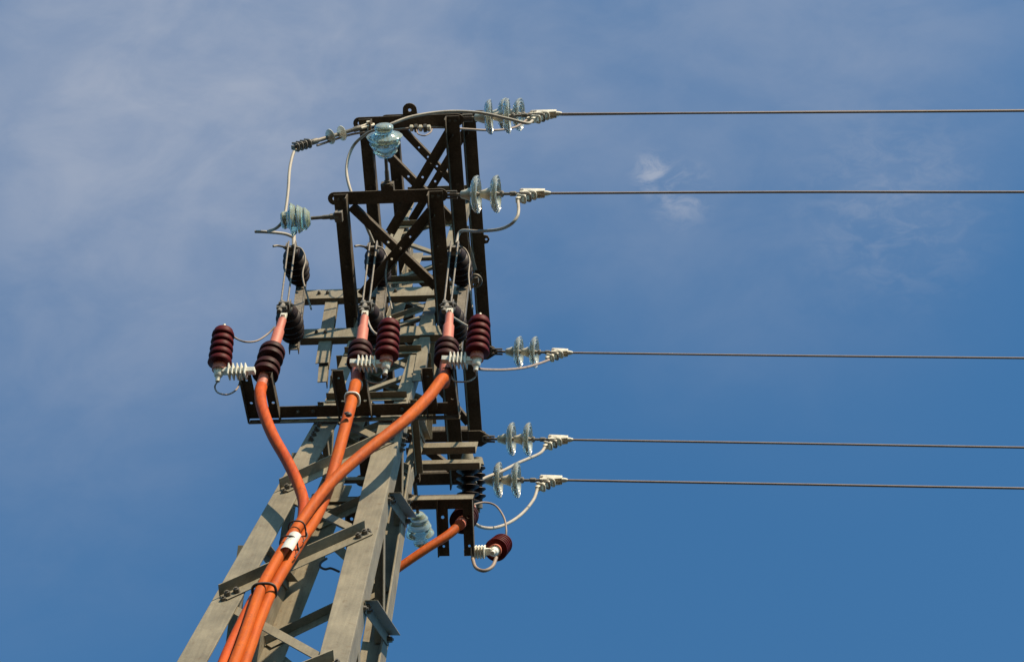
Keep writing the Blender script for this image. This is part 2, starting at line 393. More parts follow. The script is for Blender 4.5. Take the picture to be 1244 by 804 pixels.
rail('sunlit steel rail behind the three switches, the lower of the two', pB.x, pBr.x, YR, pB.z, .165, -1)
rail('short sunlit rail right of the tower above the dark ribbed insulator', .15, .60, .31, 14.42, .17, 1)
rail('pale rail right behind the tower, just under a similar rail and touching the ribbed insulator', .10, .60, .50, 14.58, .15, 1)
# post from the lower rail to the mounting bar
st = thing('support_strut', 'pale grey strut joining the switch rails left of the tower', 'strut', ony(400, 400, -.26))
bm = bmesh.new(); a_angle(bm, ony(412, 352, -.262), ony(399, 440, -.262), -X, Y, .085, .05, .006); link('upper_length', bm, 'galv', st, bevel=.001)
bm = bmesh.new(); a_angle(bm, ony(401, 408, -.24), ony(397, 463, -.24), -X, Y, .06, .05, .006); link('lower_length', bm, 'galv', st, bevel=.001)
st = thing('support_strut', 'pale grey strut under the rails beside the right hand cable end', 'strut', ony(520, 430, -.262))
bm = bmesh.new(); a_angle(bm, ony(524, 400, -.272), ony(514, 462, -.272), -X, Y, .07, .05, .006); link('upper_length', bm, 'galv', st, bevel=.001)

# ------------------------------------------------------------------ mounting frames of the cable ends
ZC = 13.68; TILT = math.radians(17.4)
def dirs(s): return V((0, s * math.cos(TILT), -math.sin(TILT))), V((0, s * math.sin(TILT), math.cos(TILT)))   # outwards, up
def mount(label, xl, xr, y, s, pairs):
    m = thing('mounting_frame', label, 'frame', (0, y, ZC)); bm = bmesh.new()
    a_angle(bm, (xl, y, ZC), (xr, y, ZC), V((0, s, 0)), Z, .075, .05, .007)
    link('cross_bar', bm, 'galv_shade', m, bevel=.001)
    bm = bmesh.new(); a_box(bm, ((xl + xr) / 2, y - s * .012, ZC - .022), X, Y, Z, xr - xl, .006, .05); link('lip', bm, 'galv', m)  # lip in lighter steel than its bar, painting in a sunlit edge
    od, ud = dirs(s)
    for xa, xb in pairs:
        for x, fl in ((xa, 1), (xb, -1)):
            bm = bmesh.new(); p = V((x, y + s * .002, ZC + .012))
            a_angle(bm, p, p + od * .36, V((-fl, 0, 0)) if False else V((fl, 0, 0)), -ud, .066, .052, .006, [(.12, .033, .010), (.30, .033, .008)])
            link('arm', bm, 'galv_shade', m)
    for x in (xl + .30, (xl + xr) / 2 - .25, (xl + xr) / 2 + .1, xr - .35):
        b_ = bmesh.new(); a_bolt(b_, (x, y + s * .04, ZC - .002), V((0, 0, -1)), .010, .014, .01); link('bolt', b_, 'bolt', m, 30)
    return m
pairs_n = []
for u0, u1 in ((304, 343), (413, 453), (519, 558)):
    pairs_n.append((ony(u0, 505, -.3).x, ony(u1, 505, -.3).x))
mount('dark mounting frame with three pairs of arms on the near side of the tower', ony(303, 510, -.3).x, .62, -.3, -1, pairs_n)
mount('dark mounting frame at the lower right behind the tower, arms pointing down', -.40, ony(575, 606, .26).x, .26, 1,
      [(ony(420, 606, .26).x, ony(458, 606, .26).x), (ony(530, 606, .26).x, ony(574, 606, .26).x)])

# ------------------------------------------------------------------ cable terminations
def termination(label, x, y0, s, cx_top=None, group='outdoor cable terminations', lean=0, sheds=(.03, .085, .165, .22)):
    od, ud = dirs(s); base = V((x, y0, ZC)) + od * (.32 if s < 0 else .15)
    ud = (ud + X * lean).normalized()
    t = thing('cable_termination', label, 'cable termination', base, group)
    R_ = .080 if len(sheds) == 4 else .074
    bm = bmesh.new()
    prof = [(-.10, .034), (-.02, .036), (.44, .034), (.46, .026), (.55, .026)]
    a_lathe(bm, base, ud, prof, 20); link('core', bm, 'pink', t, 40)
    def shed(s0):
        bm = bmesh.new()
        a_lathe(bm, base + ud * s0, ud, [(0, .036), (.001, R_ * .95), (.006, R_), (.030, R_ * .985), (.046, R_ * .90), (.052, R_ * .7), (.054, .036)], 36)
        link('shed', bm, 'black', t, 40)
    for s0 in sheds: shed(s0)
    bm = bmesh.new(); a_box(bm, base + ud * .575, X, Y, ud, .04, .014, .07); a_bolt(bm, base + ud * .58 + V((0, -.007, 0)), V((0, -1, 0)), .011, .012)
    link('cable_lug', bm, 'alu', t, 30)
    if abs(x) < .15: bm = bmesh.new(); a_lathe(bm, base - ud * .10, ud, [(0, .040), (.03, .040)], 20); link('white_band', bm, 'white', t, 40)
    return t, base, ud
xt = [ony(318, 462, -.62).x, ony(433, 455, -.62).x, ony(541, 448, -.62).x]
T = []
for x, lb in zip(xt, ('cable termination with dark sheds, leftmost, joined to the cable that curves in from the left',
                      'cable termination with dark sheds in front of the tower middle, on the middle orange cable',
                      'cable termination with dark sheds on the long diagonal orange cable')):
    T.append(termination(lb, x, -.3, -1, lean=.06 if len(T) == 0 else -.03, sheds=(.02, .075, .165, .22) if len(T) == 0 else (.11, .17, .225)))
T4 = termination('cable termination at the lower right behind the tower, on the lone orange cable', ony(561, 632, .4).x, .26, 1)

# ------------------------------------------------------------------ surge arresters
def arrester(label, p_base, axis, bdir, blen, s, gloop):
    a = thing('surge_arrester', label, 'surge arrester', p_base, 'surge arresters')
    d = V(axis).normalized()
    bm = bmesh.new(); a_lathe(bm, p_base + d * -.005, d, [(0, .042), (.06, .038)], 24); link('collar', bm, 'pink', a, 40)
    bm = bmesh.new(); prof = [(.035, .04)]
    ns = 5
    for k in range(ns):
        s0 = .040 + .050 * k; R_ = .073 - .0012 * k
        prof += [(s0, .054), (s0 + .002, R_ - .003), (s0 + .007, R_), (s0 + .026, R_ - .003), (s0 + .042, R_ - .011), (s0 + .048, .056)]
    prof += [(.295, .050), (.30, .02)]
    a_lathe(bm, p_base, d, prof, 36); link('shed_stack', bm, 'maroon', a, 50)
    bm = bmesh.new(); a_lathe(bm, p_base + d * .296, d, [(0, .022), (.012, .022), (.013, .010), (.04, .009)], 12); link('top_terminal', bm, 'alu', a, 30)
    bm = bmesh.new(); a_lathe(bm, p_base - d * .052, d, [(0, .020), (.01, .026), (.045, .028), (.047, .034), (.056, .034)], 20)
    a_lathe(bm, p_base - d * .085, d, [(0, .014), (.03, .016), (.035, .02)], 12); link('base_nut', bm, 'white', a, 40)
    bd = V(bdir).normalized(); s0 = p_base - d * .012 + bd * .02
    bm = bmesh.new(); a_box(bm, s0 + bd * blen / 2, bd, d, bd.cross(d), blen, .032, .042)
    for k in range(5):
        c = s0 + bd * (.032 + (blen - .075) * (k + .5) / 5 + 0)
        dd, u_, v_ = frame(bd, d)
        a_box(bm, c - d * .004, bd, d, bd.cross(d), .009, .078, .075)
    link('ribbed_bracket', bm, 'white', a, None, bevel=.003)
    return a, p_base, d
od_n, ud_n = dirs(-1); od_f, ud_f = dirs(1)
AR = []
AR.append(arrester('maroon surge arrester on the far left, beside the leftmost cable end', ony(266, 449, -.70), ud_n + V((-.02, -.28, .0)), ony(300, 449, -.62) - ony(268, 449.5, -.62), .20, -1, 0))
AR.append(arrester('maroon surge arrester in front of the tower between the middle and right cable ends', ony(469, 440, -.70), ud_n + V((.0, -.28, .0)), ony(438, 440, -.62) - ony(470, 441, -.62), .20, -1, 0))
AR.append(arrester('maroon surge arrester at the right edge of the tower, above the diagonal orange cable', ony(579, 436, -.70), ud_n + V((.02, -.28, .0)), ony(548, 436, -.62) - ony(579, 437, -.62), .19, -1, 0))
AR.append(arrester('maroon surge arrester seen end on at the lower right, below the dark frame', ony(601, 669, .60), V((.07, .31, .95)), ony(574, 671, .60) - ony(601, 670, .60), .165, 1, 0))

# ------------------------------------------------------------------ switches
def switch(label, u0, dy=0, far=False, p=None):
    """two brown ribbed posts on a vertical channel, joined at their tips by a pair of rods"""
    if not far:
        B1, T1 = ony(u0 + 14, 343 + dy, -.36), ony(u0 + 3, 302 + dy, -.68)
        B2, T2 = ony(u0 + 6, 412 + dy, -.36), ony(u0 - 4, 372 + dy, -.68)
    else: B1, T1, B2, T2 = p
    s = thing('disconnect_switch', label, 'switch', B2, 'disconnect switches')
    bm = bmesh.new(); d = (B1 - B2).normalized()
    off = (B1 - T1).normalized() * .02
    a_box(bm, (B1 + B2) / 2 + off, d, X, d.cross(X), (B1 - B2).length + .30, .06, .008)
    for sx in (-.03, .03): a_box(bm, (B1 + B2) / 2 + off + X * sx + off * .8, d, X, d.cross(X), (B1 - B2).length + .30, .006, .045)
    link('base_channel', bm, 'iron', s, bevel=.001)
    for Bp, Tp in ((B1, T1), (B2, T2)):
        ax = (Tp - Bp); ln = ax.length; ax.normalize(); bm = bmesh.new(); prof = [(0, .045), (ln * .12, .045)]
        n_ = 5
        for k in range(n_):
            a0 = ln * (.14 + .155 * k); R_ = (.078, .086, .090, .083, .070)[k]
            prof += [(a0, .05), (a0 + ln * .02, R_ * .96), (a0 + ln * .045, R_), (a0 + ln * .07, R_ * .93), (a0 + ln * .11, .046)]
        prof += [(ln * .92, .045)]
        a_lathe(bm, Bp, ax, prof, 32); link('ribbed_post', bm, 'brown', s, 50)
        bm = bmesh.new(); a_lathe(bm, Bp + ax * ln * .9, ax, [(0, .040), (ln * .06, .040), (ln * .1, .03)], 20)
        a_box(bm, Bp + ax * (ln * 1.02), X, Y, Z, .075, .02, .03)
        for sx in (-1, 1):
            a_box(bm, Bp + ax * (ln * 1.03) + X * sx * .030, X, Y, Z, .008, .05, .075)
        link('jaw', bm, 'iron', s, 30)
        for sx in (-1, 1):
            b_ = bmesh.new(); a_bolt(b_, Bp + ax * (ln * 1.03) + V((sx * .034, 0, 0)), X * sx, .011, .012, .01); link('pivot_bolt', b_, 'bolt', s, 30)
    bm = bmesh.new()
    for sx, k in ((-.026, 0), (.022, 0)):
        a_cyl(bm, T1 + V((sx, -.03, .06)), T2 + V((sx * .9, -.03, -.02)), .0062, seg=10)
    link('blade_rods', bm, 'iron', s, 40)
    # arcing horns
    bm = bmesh.new()
    a_tube(bm, [T1 + V((-.03, -.02, -.03)), T1 + V((-.085, -.03, -.02)), T1 + V((-.112, -.04, -.055))], .008, 8, 6)
    a_tube(bm, [T1 + V((.03, -.02, -.02)), T1 + V((.075, .0, -.02)), T1 + V((.11, .05, -.10)), T1 + V((.12, .10, -.30)), B2 + V((.09, -.12, .22))], .006, 8, 6)
    link('arcing_horn', bm, 'iron', s, 40)
    bm = bmesh.new()
    dn = (T2 - T1).normalized()
    a_tube(bm, [T2 + V((-.02, -.03, -.0)), T2 + V((.0, -.035, -.08)), T2 + V((-.01, -.03, -.17))], .016, 8, 6)
    for k in range(2): a_cyl(bm, T2 + V((-.03, -.04, -.05 - .08 * k)), T2 + V((.035, -.04, -.05 - .08 * k)), .013, seg=8)
    link('lower_lug', bm, 'iron', s, 40)
    return s, T1, T2
SW = [switch('brown porcelain switch on the left ends of the two rails', 351),
      switch('brown porcelain switch in front of the tower, middle one of three', 450),
      switch('brown porcelain switch near the right ends of the two rails', 549)]
# far side: post insulators that stand out behind the tower
def post(label, B, T_, n, r0, rr, mname='brown'):
    ax = T_ - B; ln = ax.length; ax.normalize()
    p = thing('post_insulator', label, 'insulator', B, 'post insulators behind the tower')
    bm = bmesh.new(); a_lathe(bm, B, ax, [(0, .034), (.05, .046), (.052, .036), (.07, .036)], 20); link('metal_foot', bm, 'galv', p, 40)
    bm = bmesh.new(); prof = [(.06, r0)]; st_ = (ln - .08) / n
    for k in range(n):
        a0 = .065 + st_ * k; prof += [(a0, r0), (a0 + .004, rr * .96), (a0 + .008, rr), (a0 + .014, rr * .9), (a0 + st_ * .55, r0)]
    prof += [(ln, r0)]
    a_lathe(bm, B, ax, prof, 32); link('ribbed_body', bm, mname, p, 50)
    bm = bmesh.new(); a_lathe(bm, B + ax * ln, ax, [(0, .03), (.03, .03), (.032, .012), (.06, .012)], 16); link('top_cap', bm, 'iron', p, 40)
post('dark ribbed post insulator right of the tower, hanging under the pale rails', ony(568, 550, .55), ony(569, 620, .86), 6, .040, .078)
post('second dark ribbed post insulator, just right of and behind another under the pale rails', ony(580, 556, .75), ony(581, 612, 1.0), 5, .03, .055)
post('dark ribbed post insulator hidden in the shade between the tower legs', ony(462, 590, .40), ony(466, 655, .68), 5, .04, .075)
post('dark ribbed post insulator in the shade behind the middle of the orange cables', ony(385, 600, .40), ony(392, 668, .68), 5, .04, .075)

# ------------------------------------------------------------------ glass disc strings with dead-end clamps and line conductors
DISC = [(0, .040), (-.004, .072), (.004, .100), (.018, .119), (.036, .1275), (.044, .1265), (.046, .121), (.030, .113), (.026, .108), (.046, .103), (.047, .098), (.024, .092), (.020, .084), (.042, .079), (.043, .073), (.020, .064), (.016, .040)]
def dstring(label, att, uend, vend, y, discs, xclamp, clabel, slope_px, jump_at=True):
    """att: attachment on the crossarm; discs: photo x of each disc"""
    end = ony(uend, vend, y); ax = (end - att).normalized(); ln = (end - att).length
    t = thing('insulator_string', label, 'insulator', att, 'glass insulator strings')
    def along(u):                  # point of the string's axis above photo x = u
        lo_, hi_ = 0.0, 1.3
        for _ in range(40):
            m_ = (lo_ + hi_) / 2; p = att + ax * ln * m_; qv = ROT.transposed() @ (p - CAM); uu = 622 + F * qv.x / -qv.z
            if uu < u: lo_ = m_
            else: hi_ = m_
        return att + ax * ln * lo_
    # shackle
    bm = bmesh.new(); d0 = along(discs[0])
    first = d0 - ax * .10
    a_tube(bm, [att, att + (first - att) * .5, first], .010, 10, 3)
    dd, u_, v_ = frame(ax)
    a_tube(bm, [att + v_ * .022 + ax * .07, att - ax * .01 + v_ * .02, att - ax * .02, att - ax * .01 - v_ * .02, att + ax * .07 - v_ * .022], .008, 8, 5)
    link('shackle', bm, 'iron', t, 40)
    for u in discs:
        c = along(u)
        bm = bmesh.new(); a_closed(bm, c - ax * .02, ax, DISC, 48); disc = link('glass_disc', bm, 'glass', t, 55)
        bm = bmesh.new(); a_lathe(bm, c - ax * .098, ax, [(0, .018), (.006, .026), (.03, .032), (.060, .044), (.082, .046), (.083, .038), (.094, .030)], 24); link('metal_cap', bm, 'alu', t, 40)
        bm = bmesh.new(); a_lathe(bm, c - ax * .004, ax, [(0, .022), (.02, .018), (.030, .012), (.040, .011), (.044, .021), (.058, .023), (.066, .014)], 16); link('ball_pin', bm, 'iron', t, 40)
    c2 = along(discs[-1]) + ax * .055; cl0 = along(xclamp[0]); cl1 = along(xclamp[1])
    bm = bmesh.new(); a_cyl(bm, c2, cl0, .010, seg=10); mid = (c2 + cl0) / 2
    a_lathe(bm, c2 + (cl0 - c2) * .35, ax, [(0, .010), (.006, .017), (.04, .017), (.046, .010)], 10)
    a_cyl(bm, cl0 - v_ * .03, cl0 + v_ * .03, .014, seg=10); a_cyl(bm, cl0 - u_ * .03, cl0 + u_ * .03, .012, seg=10); link('ball_link', bm, 'iron', t, 40)
    # clamp: tapered cast body, downturned tail with U-bolts
    down = -u_; cw_ = (cl1 - cl0).length
    bm = bmesh.new()
    for sgn in (-1, 1):
        a_plate(bm, cl0 + v_ * (sgn * .022 - .004), ax, u_, v_, [(-.01, -.036), (cw_ * .35, -.038), (cw_ * .85, -.026), (cw_, -.018), (cw_, .022), (cw_ * .5, .032), (-.01, .036)], [], .008)
    a_lathe(bm, cl0 + ax * .02 + u_ * .0, ax, [(0, .014), (cw_ * .7, .020), (cw_ * .97, .018), (cw_ + .02, .010)], 14)
    body = link('dead_end_clamp', bm, 'alu', t, 35, bevel=.002)
    td = (down * .80 - ax * .62).normalized(); ts = cl0 + ax * cw_ * .46 + down * .03
    bm = bmesh.new(); a_box(bm, ts + td * .055, td, v_, td.cross(v_), .17, .040, .028); link('clamp_keeper', bm, 'alu', body, None, bevel=.004)
    for k in range(3):
        b_ = bmesh.new(); c = ts + td * (.0 + .048 * k); nn = td.cross(v_)
        a_tube(b_, [c + nn * .034 + v_ * .018, c - nn * .026 + v_ * .024, c - nn * .036, c - nn * .026 - v_ * .024, c + nn * .034 - v_ * .018], .0085, 8, 5)
        for sv in (-1, 1): a_bolt(b_, c + nn * .022 + v_ * sv * .018, nn, .009, .014, .01)
        link('u_bolt', b_, 'alu' if k != 1 else 'iron', body, 40)
    tail = ts + td * .15
    # conductor
    wpt = [cl1 - ax * .03] + [ony(u, v, y) for u, v in slope_px]
    dx = (wpt[-1] - wpt[-2]); slope = dx.z / dx.x
    X0, Z0 = wpt[-1].x, wpt[-1].z
    far = [V((X0 + t_, y, Z0 + slope * t_ + .0011 * t_ * t_)) for t_ in (4, 10, 18, 28, 40)]
    bm = bmesh.new(); a_tube(bm, wpt + far, .0080, 10, 8); c_ = link('line_conductor', bm, 'wire', None, 60)
    tag(c_, clabel, 'wire', 'overhead line conductors')
    return tail, td, t
yA = L1[0] + .06
J = {}
J['a'] = dstring('string of three glass discs at the top right corner, the nearer of two', V((.385, -1.235, Z2 + .03)), 676, 138.5, -1.235, (593, 615), (650, 676),
      'topmost conductor of the five lines running right', [(960, 137.0), (1244, 135.0)])
J['b'] = dstring('glass disc string behind the top right one, half hidden by it', V((.36, -.93, Z3 + .03)), 672, 140, -.93, (611, 629), (646, 672),
      'second wire almost hidden behind the topmost conductor', [(960, 136.4), (1244, 134.4)])
J['c'] = dstring('pair of glass discs beside the second wire from the top', V((.39, -1.065, Z1 + .03)), 662, 235, -1.065, (577, 601), (634, 662),
      'second conductor down, running right from the lowest crossarm', [(960, 233.5), (1244, 233.5)])
J['d'] = dstring('pair of glass discs at the middle right, on the third wire down', ony(600, 427, 1.0), 690, 428.5, 1.0, (629, 648), (672, 690),
      'third conductor down, below the wide gap in the wires', [(960, 432), (1244, 435)])
J['e'] = dstring('pair of glass discs on the fourth wire down, just above the lowest pair', ony(590, 533, 1.2), 690, 534, 1.2, (620, 640), (668, 690),
      'fourth conductor down, second from the bottom', [(960, 538.5), (1244, 543.5)])
J['f'] = dstring('lowest pair of glass discs on the right, on the bottom wire', ony(583, 583, 1.0), 683, 583, 1.0, (604, 626), (658, 683),
      'bottom conductor of the lines running right', [(960, 588), (1244, 593)])
# attachment plates at the far ends of the crossarms
for uv, y_ in (((592, 427), 1.0), ((584, 532), 1.2), ((577, 583), 1.0)):
    p = ony(uv[0], uv[1], y_); bm = bmesh.new()
    a_plate(bm, p + V((-.09, -.06, 0)), X, Y, Z, [(0, 0), (.09, 0), (.17, .05), (.17, .08), (.09, .13), (0, .13)], [(.145, .065, .010)], .01)
    link('lug_plate', bm, 'galv_shade', tower, bevel=.001)

# ------------------------------------------------------------------ green glass pin insulators
PIN = [(.0, .030), (.0, .048), (.018, .064), (.035, .080), (.040, .084), (.055, .078), (.060, .084), (.092, .102), (.098, .106), (.104, .100), (.110, .070), (.114, .100), (.142, .119), (.150, .124), (.158, .116), (.168, .070), (.19, .058), (.205, .066), (.225, .062), (.235, .050), (.235, .001)]
PIN_IN = [(.19, .001), (.18, .024), (.0, .026)]
def pin_insulator(label, base, tip, stem, mname='gglass', k=1.0):
    ax = (tip - base); ln = ax.length; ax.normalize()
    t = thing('pin_insulator', label, 'insulator', base, 'green glass pin insulators')
    st_ = base + ax * stem; f = (ln - stem) / .245
    bm = bmesh.new(); a_lathe(bm, st_, ax, [(s * f, r * k) for s, r in PIN], 44)
    bm.faces.ensure_lookup_table()
    link('glass_body', bm, mname, t, 50)
    bm = bmesh.new(); a_lathe(bm, base, ax, [(0, .016), (stem * .5, .015), (stem * .5 + .01, .012), (stem + .02 - .024, .012)], 14)
    a_lathe(bm, base - ax * .02, ax, [(0, .03), (.012, .032), (.03, .030), (.034, .022), (.06, .022)], 8)
    link('steel_pin', bm, 'iron', t, 40)
    return t, st_ + ax * (.196 * f)
G1, g1 = pin_insulator('green glass pin insulator at the top left, above the second bar of the tower', onz(471, 226, Z1 + .05), onz(466, 150, Z1 + .05), .205, 'gglass', .98)
G2, g2 = pin_insulator('green glass pin insulator lying sideways left of the tower head', ony(408, 263, -1.0), ony(340, 268, -1.0), .17, 'gglass', .92)
G3, g3 = pin_insulator('pale glass pin insulator hanging at the lower right behind the tower', onz(503, 580, Z1 - .03), onz(512, 664, Z1 - .03), .28, 'gglass', .82)
for G in (G1, G3):                 # foot bracket
    b0 = V(G.location); bm = bmesh.new(); a_box(bm, b0 + V((0, .03 if G is G1 else -.03, -.005)), X, Y, Z, .085, .11, .06)
    for sx in (-.03, .03): a_bolt(bm, b0 + V((sx, -.01, -.035)), -Z, .009, .012)
    link('foot_bracket', bm, 'galv_shade', G, None, bevel=.003)
b0 = V(G2.location); bm = bmesh.new(); a_box(bm, b0 + V((.02, 0, 0)), X, Y, Z, .05, .07, .05); link('foot_bracket', bm, 'iron', G2, None, bevel=.003)

# ------------------------------------------------------------------ small dead end string on the left
s0, s1 = ony(449, 152, -1.23), ony(362, 178, -1.23)
t = thing('insulator_string', 'slim dead end insulator with two small pale sheds at the upper left', 'insulator', s0)
ax = (s1 - s0).normalized(); ln = (s1 - s0).length; dd, u_, v_ = frame(ax)
bm = bmesh.new(); a_lathe(bm, s0, ax, [(0, .012), (ln * .12, .012), (ln * .13, .02), (ln * .22, .02), (ln * .23, .0145), (ln * .72, .0145), (ln * .74, .021), (ln * .86, .021), (ln * .88, .01)], 14)
link('rod', bm, 'iron', t, 40)
for f_ in (.36, .52):
    bm = bmesh.new(); a_lathe(bm, s0 + ax * ln * f_, ax, [(0, .018), (.004, .030), (.020, .055), (.024, .054), (.030, .03), (.05, .018)], 28); link('shed', bm, 'white', t, 50)
bm = bmesh.new()
for k in range(4):
    c = s0 + ax * (ln * .86 + .035 * k)
    a_tube(bm, [c + u_ * .04 + v_ * .02, c - u_ * .02 + v_ * .026, c - u_ * .032, c - u_ * .02 - v_ * .026, c + u_ * .04 - v_ * .02], .008, 8, 4)
a_box(bm, s0 + ax * (ln * .86 + .05), ax, u_, v_, .17, .036, .03); link('dead_end_clamp', bm, 'iron', t, 40)
bm = bmesh.new()
a_cyl(bm, s0 + ax * .01 - v_ * .03, s0 + ax * .01 + v_ * .03, .013); a_tube(bm, [s0 + ax * .09 + u_ * .018, s0 - ax * .01 + u_ * .024, s0 - ax * .03, s0 - ax * .01 - u_ * .024, s0 + ax * .09 - u_ * .018], .009, 8, 5)
link('shackle', bm, 'alu', t, 40)

# ------------------------------------------------------------------ jumper leads
def lead(name, label, pts, r, m='wirel', cat='wire', n=10, group='jumper leads'):
    bm = bmesh.new(); a_tube(bm, pts, r, 10, n); o = link(name, bm, m, None, 60); return tag(o, label, cat, group)
def jt(k, off=.02): return J[k][0] - J[k][1] * off
lead('jumper_lead', 'jumper that arches over the tower top and dips to the middle switch',
     [jt('a'), ony(640, 150, -1.25), ony(615, 144, -1.29), ony(580, 137, -1.33), ony(540, 136, -1.36), ony(500, 142, -1.37), ony(470, 153, -1.35), ony(447, 162, -1.3), ony(429, 178, -1.2), ony(421, 205, -1.1), ony(427, 235, -1.0), ony(442, 268, -.85), SW[1][1] + V((0, -.02, .05))], .0108)
lead('jumper_lead', 'thin cable along the top bar to the slim insulator on the left',
     [jt('b'), ony(625, 155, -.98), ony(600, 158.5, -1.05), ony(565, 157, -1.12), ony(535, 155, -1.18), ony(500, 156, -1.2), ony(470, 159, -1.2), ony(452, 160, -1.2), ony(425, 164, -1.2), ony(385, 177, -1.2)], .0085, 'wire')
cn = thing('line_connector', 'brass coloured cable connectors on the thin cable below the top bar', 'connector', ony(510, 156, -1.2))
for u in (500, 505.5, 511, 516.5, 521):
    c = ony(u, 156, -1.2); bm = bmesh.new(); big_ = u in (505.5, 516.5)
    a_lathe(bm, c - X * .014, X, [(0, .014), (.004, .030 if big_ else .024), (.024, .030 if big_ else .024), (.028, .014)], 10); link('clamp_ring', bm, 'bolt' if big_ else 'alu', cn, 30)
bm = bmesh.new(); a_tube(bm, [ony(506, 158, -1.2), ony(508, 163, -1.2), ony(516, 165, -1.2), ony(523, 161, -1.2), ony(525, 157, -1.2)], .005, 8, 6); link('wire_tail', bm, 'wire', cn, 40)
lead('jumper_lead', 'jumper curving below the second pair of glass discs to the right switch',
     [jt('c'), ony(630, 255, -1.06), ony(628, 264, -1.04), ony(620, 273, -1.0), ony(605, 279, -.92), ony(580, 281, -.82), ony(560, 281, -.74), SW[2][1] + V((.01, -.02, .05))], .0108)
lead('jumper_lead', 'pale lead hanging from the slim left insulator to the sideways glass one',
     [ony(364, 177, -1.23), ony(357, 185, -1.21), ony(352, 205, -1.16), ony(350, 232, -1.08), ony(347, 256, -1.01), ony(344, 268, -.98), ony(336, 277, -.93), ony(326, 281, -.88)], .0108)
bm = bmesh.new(); a_tube(bm, [ony(310, 281.5, -.82), ony(325, 282, -.82), ony(345, 284, -.77), ony(356, 288, -.72)], .0108, 10, 8); a_cyl(bm, ony(357, 279, -.72), ony(357, 299, -.70), .014)
tag(link('terminal_bar', bm, 'wirel', None, 50), 'short flat terminal bar sticking out left above the left switch', 'bar')
lead('jumper_lead', 'lead from the third wire down back to the right surge arrester',
     [jt('d'), ony(665, 438, .9), ony(640, 446, .6), ony(615, 449, .2), ony(590, 449, -.3), ony(582, 448, -.55)], .0095, 'wire')
lead('jumper_lead', 'lead sloping down left from the fourth wire behind the lowest discs',
     [jt('e'), ony(655, 551, 1.15), ony(630, 562, 1.05), ony(610, 572, .95), ony(590, 580, .9), ony(577, 586, .86)], .0115)
lead('jumper_lead', 'lead swinging from the bottom wire clamp under the discs to the far cable end',
     [jt('f'), ony(648, 607, .96), ony(635, 623, .9), ony(618, 635, .82), ony(600, 641, .74), ony(585, 640, .66), ony(574, 634, .58)], .0108)
lead('jumper_lead', 'thin wire looping from behind the dark frame to the end on arrester',
     [ony(574, 613, .6), ony(588, 610, .62), ony(602, 614, .64), ony(612, 628, .66), ony(615, 643, .68), ony(614, 656, .72)], .0065, 'wire')
# leads between switches, cable ends and arresters
def top(a): return a[1] + a[2] * .328
def bot(a): return a[1] - a[2] * .085
lead('arrester_lead', 'thin wire from the far left arrester to the left cable end',
     [top(AR[0]), ony(284, 409, -.70), ony(297, 415, -.68), ony(312, 414, -.66), ony(326, 405, -.66), ony(334, 397, -.68)], .006, 'wire', group='arrester leads')
lead('arrester_lead', 'short wire from the middle cable end across to the middle arrester',
     [ony(446, 385, -.68), ony(449, 395, -.68), ony(455, 404, -.68), ony(466, 410, -.66)], .0065, group='arrester leads')
lead('arrester_lead', 'straight short wire from the right switch to the right arrester',
     [ony(550, 385, -.69), ony(563, 393, -.68), ony(577, 401, -.66)], .0065, group='arrester leads')
lead('earth_wire', 'small drooping wire loop under the far left arrester',
     [bot(AR[0]), ony(261, 470, -.6), ony(265, 477, -.6), ony(277, 479, -.6), ony(288, 472, -.58), ony(293, 458, -.58)], .0052, 'wire', group='earth wires')
lead('earth_wire', 'drooping wire loop under the middle arrester',
     [bot(AR[1]), ony(470, 458, -.6), ony(461, 465, -.6), ony(449, 464, -.6), ony(440, 456, -.6), ony(437, 445, -.6)], .0052, 'wire', group='earth wires')
lead('earth_wire', 'drooping wire loop under the right arrester',
     [bot(AR[2]), ony(578, 457, -.6), ony(569, 463, -.6), ony(553, 463, -.6), ony(548, 456, -.6), ony(546, 446, -.6)], .0052, 'wire', group='earth wires')
lead('earth_wire', 'dark strap loop under the end on arrester at the lower right',
     [ony(603, 677, .6), ony(598, 688, .6), ony(588, 693, .6), ony(578, 689, .6), ony(574, 678, .6)], .011, 'wire', group='earth wires')

# ------------------------------------------------------------------ orange power cables
def cable(label, pts, m, r=.0335):
    bm = bmesh.new(); a_tube(bm, pts, r, 20, 12, rf=lambda t: 1.06 - .24 * min(1, t / .6)); o = link('power_cable', bm, m, None, 60); return tag(o, label, 'cable', 'orange power cables')
def down(p, x, y): return [V((x, y, 9.5)), V((x, y - .05, 7.5)), V((x, y - .12, 4)), V((x, y - .2, .02))]
def tb(Tm, o=.08): return Tm[1] - Tm[2] * o
cable('red orange cable that curves in from the left cable end', [tb(T[0]), ony(316, 478, -.61), ony(319, 497, -.60), ony(331, 528, -.57), ony(349, 560, -.53), ony(363, 590, -.50), ony(369, 615, -.485), ony(364, 645, -.485), ony(350, 672, -.49),
       ony(330, 702, -.50), ony(311, 724, -.515), ony(303, 738, -.525), ony(290, 764, -.545), ony(280, 785, -.555), ony(271, 806, -.56), ony(252, 855, -.575), V((-.42, -.66, 8.6)), V((-.42, -.8, 5)), V((-.42, -.95, .02))], 'redor')
cable('orange cable running nearly straight down from the middle cable end', [tb(T[1]), ony(431, 470, -.62), ony(424, 500, -.60), ony(415, 535, -.57), ony(406, 568, -.54), ony(397, 598, -.52), ony(383, 630, -.51), ony(366, 656, -.515),
       ony(347, 688, -.53), ony(330, 718, -.54), ony(314, 757, -.55), ony(305, 783, -.56), ony(297, 806, -.565), ony(282, 855, -.58), V((-.27, -.66, 8.6)), V((-.27, -.8, 5)), V((-.27, -.95, .02))], 'orange')
